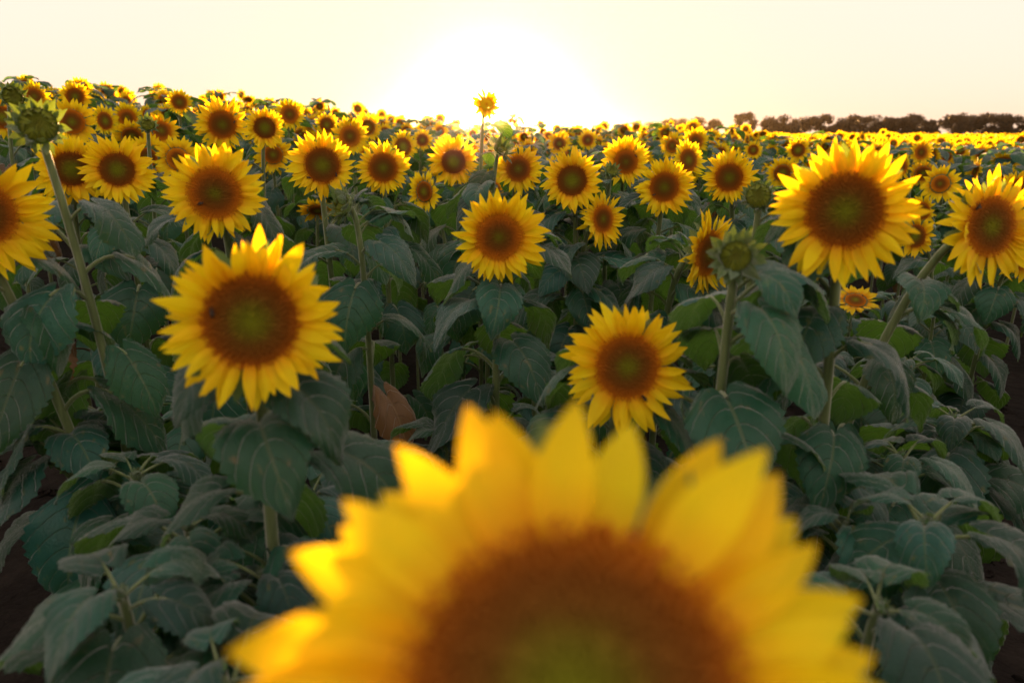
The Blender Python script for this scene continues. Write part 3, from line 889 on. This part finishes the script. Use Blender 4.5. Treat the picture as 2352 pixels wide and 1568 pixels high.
for i, (x, y) in enumerate(ROWS):
    r = random.Random(5000 + i)
    g0 = gz(x, y)
    hz = g0 + r.gauss(1.48, 0.075)
    if x > -2 and r.random() < 0.05: hz += r.uniform(.05, .2)
    dm = r.uniform(.105, .145)
    c = Vector((x, y - 0.12, hz))
    q = proj(c)
    if q is None: continue
    px, py, d = q
    near_hand = min(((x - a) ** 2 + (y - b) ** 2) for (_, _, a, b) in placed)
    Rp = FPX * dm / 2 / d * 1.9
    green = False
    if d < 5.2:                 # close in, every bloom has been surveyed: what stands between is young and short
        if near_hand < 0.10 and (x, y) not in NEAR_SHORT: continue
        green = True
        hz = NEAR_Z.get((x, y), g0 + r.uniform(0.72, 1.02))
    else:
        if near_hand < 0.10: continue
        bad = False
        for (hx, hy, hr, hd) in HAND:
            if hd > d - .1 and (px - hx) ** 2 + (py - hy) ** 2 < (0.75 * hr + 0.6 * Rp) ** 2: bad = True; break
        if bad: continue
        if -60 < px < 2420 and d < 7 and py < 262: continue
    in_view = -70 < px < 2422
    yaw = r.gauss(0, 22); pit = r.gauss(2, 9)
    if r.random() < 0.14: yaw = r.choice((-1, 1)) * r.uniform(45, 100)
    if r.random() < 0.10: pit = r.uniform(-50, -25)
    c = Vector((x, y - 0.12, hz))
    M, n = facing(yaw, pit, c)
    R = dm / 2
    if green:
        if not in_view or y < 0.5: continue
        R = r.uniform(.009, .013)
        root = link("budding_sunflower", None); rt = Vector((x, y, g0 - .02)); root.location = rt
        M, n = facing(r.uniform(-180, 180), r.uniform(35, 80), Vector((x, y, hz)))
        back = Vector((x, y, hz)) - n * R * .85
        path = stem_path(rt, back, n, .04)
        add_stem(root, path, .011, .007, 6)
        add_leaves(root, leaf_frames(r, path, 15, .10, .25, .15, .98, vmin=4), d < 3.4)
        T = Matrix.Translation(-rt)
        h = link("bud", BUD_BACK, root, T @ M @ Matrix.Scale(R, 4))
        for k in range(12):
            link("bract", r.choice(BRACTS), h, Matrix.Rotation(k * 2.4 + .3, 4, 'Z') @ Matrix.Translation((0, .98, .05)) @ Matrix.Rotation(math.pi - r.uniform(.55, .95), 4, 'X') @ Matrix.Diagonal((1.5, 1.0, 1.0, 1)))
        for k in range(14):
            link("bract", r.choice(BRACTS), h, Matrix.Rotation(k * 2.4, 4, 'Z') @ Matrix.Translation((0, .98, -.1)) @ Matrix.Rotation(.9 - .05 * k, 4, 'X') @ Matrix.Diagonal((1.2, 1.0, 1.0, 1)))
        tag(root, "", "sunflower bud", G_BUD)
        q2 = proj(Vector((x, y, hz)))
        to_label.append((root, "short unopened leafy plant", q2[0], q2[1]))
        continue
    if not in_view or n_ind >= MAX_IND:
        far_items.append((x, y, g0, hz, M, n, R, d, i)); continue
    n_ind += 1
    back = c - n * R * .5
    rt = Vector((x, y + r.gauss(0, .03), g0 - .02))
    root = link("sunflower", None); root.location = rt
    path = stem_path(rt, back, n, .05 + R, 9)
    add_stem(root, path, .0125, .0085, 6)
    T = Matrix.Translation(-rt)
    if d < FULL:
        add_leaves(root, leaf_frames(r, path, 14, .12, .27, .25, .9), False)
        add_head(root, M, R, 'B', r, r.uniform(.85, 1.1))
    else:
        fr = leaf_frames(r, path, 10, .14, .28, .4, .92, check=False)
        g = merge([xf(LEAF_GEO_LO[v], T @ m) for m, v in fr])
        link("foliage", to_mesh("foliage", g, [M_LEAF, M_STEM]), root, None, 'stuff')
        link("flower_head", r.choice(HEADS), root, T @ M @ Matrix.Scale(R, 4))
    turn = "" if abs(yaw) < 12 else (" turned aside" if abs(yaw) < 28 else " nearly edge-on")
    look = "" if abs(pit - 2) < 7 else (" bowed" if pit < 2 else " upward-looking")
    size = "mid-distance" if d < 8 else "small"
    tag(root, "", "sunflower", G_SUN)
    to_label.append((root, f"{size}{look} sunflower{turn}", px, py))

# what stands in the rows is told apart by its look and by its place next to something easy to find
MARKS = [(1146, 545, "the sharp one under the sun"), (494, 445, "the large one with a low bee"), (740, 380, "the one with two bees"),
         (880, 386, "the evenly brown one"), (1314, 415, "the wide orange-lit one"), (1383, 503, "the narrow pale-eyed one"), (1526, 430, "the upright one with a rim bee"),
         (1675, 408, "the faint-eyed one"), (1940, 485, "the big dark-disced one"), (2272, 520, "the sideways one with a bee"), (270, 390, "the loose-petalled one"),
         (510, 287, "the tall spiky one"), (608, 294, "the green-eyed one"), (412, 235, "the lone one on the skyline"), (2160, 422, "the neat round one"),
         (88, 287, "the big half-open bud"), (1690, 588, "the round blurred bud"), (1118, 240, "the tall backlit flower"), (1712, 285, "the single round tree"),
         (1852, 275, "the tallest tree of the long row"), (2268, 275, "the highest tree of the big clump"), (2008, 290, "the middle of the long tree row"),
         (578, 737, "the large soft-focus one"), (1440, 842, "the one over the huge blurred flower"), (785, 470, "the spiky sideways bud"), (1430, 300, "the glare's far end"), (960, 300, "the skyline dip before the glare")]
ORD = "nearest second third fourth fifth sixth seventh eighth ninth tenth eleventh twelfth thirteenth fourteenth fifteenth sixteenth".split()
groups = {}
for o, desc, px, py in to_label:
    mx, my, nick = min(MARKS, key=lambda m: (m[0] - px) ** 2 + ((m[1] - py) * 1.4) ** 2)
    dx, dy = px - mx, py - my
    way = ("above" if dy < 0 else "below") if abs(dy) * 1.2 > abs(dx) else ("left of" if dx < 0 else "right of")
    groups.setdefault((desc, way, nick), []).append((dx * dx + dy * dy, o))
for (desc, way, nick), members in groups.items():
    members.sort(key=lambda t: t[0])
    for k, (_, o) in enumerate(members):
        rank = f", {ORD[min(k, 15)]}" if len(members) > 1 else ","
        o['label'] = f"{desc}{rank} {way} {nick}"

def around_rows():  # unseen plants put in to shade the low leaves; a gap lets light in
    """the rows go on beside and behind the camera"""
    r = random.Random(63); gs = []
    for i in range(-12, 13):
        for j in range(-12, 13):
            x, y = i * 0.62 + r.gauss(0, .08), -1.2 + j * 0.50 + r.gauss(0, .08)
            if (y < -0.3 and abs(x) < 1.5) or y > 6 or (y > -0.3 and abs(x) < 0.80 * (y + 0.35) + 0.75) or math.hypot(x, y) < 0.75: continue
            g0 = gz(x, y); hz = g0 + r.gauss(1.45, .07)
            M, n = facing(r.gauss(0, 20), r.gauss(2, 9), Vector((x, y, hz)))
            M, n = (M, n) if y > 0.3 else (Matrix.Translation((x, y, hz)) @ Matrix.Rotation(rad(88), 4, 'X'), Vector((0, -1, 0)))
            R = r.uniform(.055, .07)
            gs.append(xf(r.choice(HEAD_GEOS), M @ Matrix.Scale(R, 4)))
            path = stem_path(Vector((x, y, g0 - .02)), Vector((x, y, hz)) - n * R * .5, n, .05 + R, 8)
            st = tube([tuple(p) for p in path], .010, 5); gs.append(remi(st, 4))
            for m, v in leaf_frames(r, path, 14, .13, .27, .2, .9, check=False):
                g = LEAF_GEO_LO[v]; g = dict(g, mi=g['mi'] + 3)
                gs.append(xf(g, m))
    o = link("surrounding_sunflowers", to_mesh("surrounding_sunflowers", merge(gs), [M_PETAL, M_DISC, M_BRACT, M_LEAF, M_STEM]))
    o['kind'] = 'stuff'
    tag(o, "the unseen crop going on beside and behind the viewpoint", "sunflower field")
around_rows()

# everything farther off reads as one golden mass
def far_mass():
    r = random.Random(77); gs = []
    quad = lambda a: None
    for (x, y, g0, hz, M, n, R, d, i) in far_items:
        gs.append(xf(r.choice(FAR_HEADS if d > 16 else HEAD_GEOS), M @ Matrix.Scale(R * (1 if d < 40 else 1.05), 4)))
        # stem and hanging leaves
        nlf = 7 if d < 26 else 4
        for k in range(nlf):
            a = k * 2.4 + r.uniform(-.3, .3); h = hz - 0.10 - (0.75 if d < 40 else .5) * k / nlf
            s = r.uniform(.2, .32)
            M2 = Matrix.Translation((x, y, h)) @ Matrix.Rotation(a, 4, 'Z') @ Matrix.Rotation(r.uniform(.0, .9), 4, 'Y')
            V = [(.04, 0, 0), (.10, -.5 * s, .0), (.10, .5 * s, .0), (.55 * s + .08, -.42 * s, .02), (.55 * s + .08, .42 * s, .02), (1.1 * s, 0, -.1)]
            V = [(.05, -.02, 0), (.05, .02, 0), (.4 * s + .05, -.45 * s, .03), (.4 * s + .05, .45 * s, .03), (1.1 * s + .05, -.03, -.09), (1.1 * s + .05, .03, -.09)]
            gs.append(xf(geo(V, [(0, 2, 3, 1), (2, 4, 5, 3)], [(.47, 0), (.53, 0), (0, .4), (1, .4), (.47, 1), (.53, 1)], 3), M2))
        if d < 30:
            gs.append(geo([(x - .01, y, g0), (x + .01, y, g0), (x + .01, y, hz), (x - .01, y, hz), (x, y - .01, g0), (x, y + .01, g0), (x, y + .01, hz), (x, y - .01, hz)], [(0, 1, 2, 3), (4, 5, 6, 7)], None, 2))
    o = link("far_sunflower_rows", to_mesh("far_sunflower_rows", merge(gs), [M_PETAL, M_DISC, M_BRACT, M_LEAF]))
    o['kind'] = 'stuff'
    tag(o, "countless tiny sunflowers of the far rows merging into a golden band", "sunflower field")
far_mass()

# ------------------------------------------------------------------ trees along the far side
def tree_geo(r, h, w):
    """crown of many leaf clumps in uneven lobes, round a forked trunk (leaves 0)"""
    lobes = []
    for k in range(r.randint(10, 14)):
        a = r.uniform(0, 6.28); q = math.sqrt(r.random()) * w * 0.36
        lobes.append((q * math.cos(a), q * math.sin(a), h * r.uniform(.22, .90), w * r.uniform(.09, .24)))
    lobes.append((0, 0, h * .82, w * .2))
    V, F = [], []; o = 0
    for (lx, ly, lz, lr) in lobes:
        for _ in range(260):
            d = np.array([r.gauss(0, 1), r.gauss(0, 1), r.gauss(0, 1)]); d /= np.linalg.norm(d) + 1e-9
            p = np.array([lx, ly, lz]) + d * lr * (r.random() ** .45) * np.array([1.15, 1.15, .8])
            s = r.uniform(.16, .36)
            a = np.array([r.gauss(0, 1), r.gauss(0, 1), r.gauss(0, 1)]); a /= np.linalg.norm(a)
            b = np.cross(a, d); b /= np.linalg.norm(b) + 1e-9
            V += [p - a * s, p - b * s * .6, p + a * s, p + b * s * .6]; F.append((o, o + 1, o + 2, o + 3)); o += 4
    crown = geo(V, F)
    gs = [tube([(0, 0, -.3), (.05, 0, h * .25), (0, .05, h * .5), (.04, 0, h * .75)], [.032 * h, .026 * h, .018 * h, .008 * h], 7)]
    for (lx, ly, lz, lr) in lobes[:7]:
        gs.append(tube([(0, 0, h * .28), (lx * .5, ly * .5, (lz + h * .28) * .5), (lx, ly, lz)], [.016 * h, .011 * h, .004 * h], 5))
    return crown, merge(gs)

TREE_D = 190.0
TREES = [  # px of the trunk, py of the top, width px, label
 (1512, 295, 52, "first low rounded tree where the tree line begins"), (1552, 289, 52, "low tree second from the start of the tree line"),
 (1596, 290, 56, "low spreading tree in the middle of the first tree clump"), (1640, 290, 48, "last tree of the first low clump before the gap in the tree line"),
 (1712, 276, 48, "single round-topped tree between two gaps in the tree line"),
 (1772, 277, 46, "rounded tree that opens the long row after the single one"), (1802, 274, 52, "broad tree next to the opening tree of the long row"),
 (1852, 269, 60, "tallest broad tree near the start of the long row"), (1896, 269, 50, "flat-topped tree beside the tallest of the long row"),
 (1936, 276, 52, "thin tree in the long row with sky showing through its crown"), (1968, 270, 46, "loose-crowned tree right behind the big dark sunflower's tips"),
 (2008, 275, 56, "middle-height tree past the tips of the big dark sunflower"), (2044, 278, 50, "low tree in the dip of the long row"),
 (2082, 276, 50, "dark tree toward the end of the long row"), (2112, 270, 44, "pointed tree at the end of the long row"),
 (2142, 281, 34, "small sparse tree alone in the gap before the big clump"),
 (2198, 274, 52, "thin-edged tree that opens the big dark clump"), (2234, 271, 54, "dense tree in the big dark clump next to its opening tree"),
 (2268, 267, 62, "highest tree of the big dark clump"), (2308, 270, 60, "wide dark tree on the sinking side of the big clump"), (2348, 274, 60, "tree of the big clump cut by the edge of the picture"),
]
for i, (px, py, wpx, label) in enumerate(TREES):
    r = random.Random(900 + i)
    depth = TREE_D + r.uniform(-8, 8)
    top = at(px, py - (13 if px < 1720 else 4), depth)
    z0 = gz(top.x, top.y)
    h = (top.z - z0) / 0.95; h *= r.uniform(.88, 1.06); w = wpx * depth / FPX * r.uniform(1.15, 1.5)
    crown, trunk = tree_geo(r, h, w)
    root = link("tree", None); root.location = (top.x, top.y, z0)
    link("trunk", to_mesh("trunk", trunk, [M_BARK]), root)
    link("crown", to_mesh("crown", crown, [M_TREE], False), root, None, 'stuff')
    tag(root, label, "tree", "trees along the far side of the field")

# ------------------------------------------------------------------ the glowing evening air
def haze():
    x, y0, y1, z0, z1 = 720, -70, 720, -1.2, 11.5
    V = [(a, b, c) for a in (-x, x) for b in (y0, y1) for c in (z0, z1)]
    F = [(0, 1, 3, 2), (4, 6, 7, 5), (0, 4, 5, 1), (2, 3, 7, 6), (0, 2, 6, 4), (1, 5, 7, 3)]
    m, nt, nodes, links = new_mat("haze")
    v = nodes.new("ShaderNodeVolumePrincipled")
    v.inputs['Color'].default_value = (1, .82, .55, 1)
    v.inputs['Density'].default_value = HAZE_DENSITY
    v.inputs['Anisotropy'].default_value = HAZE_G
    out = nodes.new("ShaderNodeOutputMaterial"); links.new(v.outputs[0], out.inputs['Volume'])
    o = link("haze", to_mesh("haze", geo(V, F), [m], False)); o['kind'] = 'stuff'
    tag(o, "thin golden evening haze over the whole field", "haze")
haze()
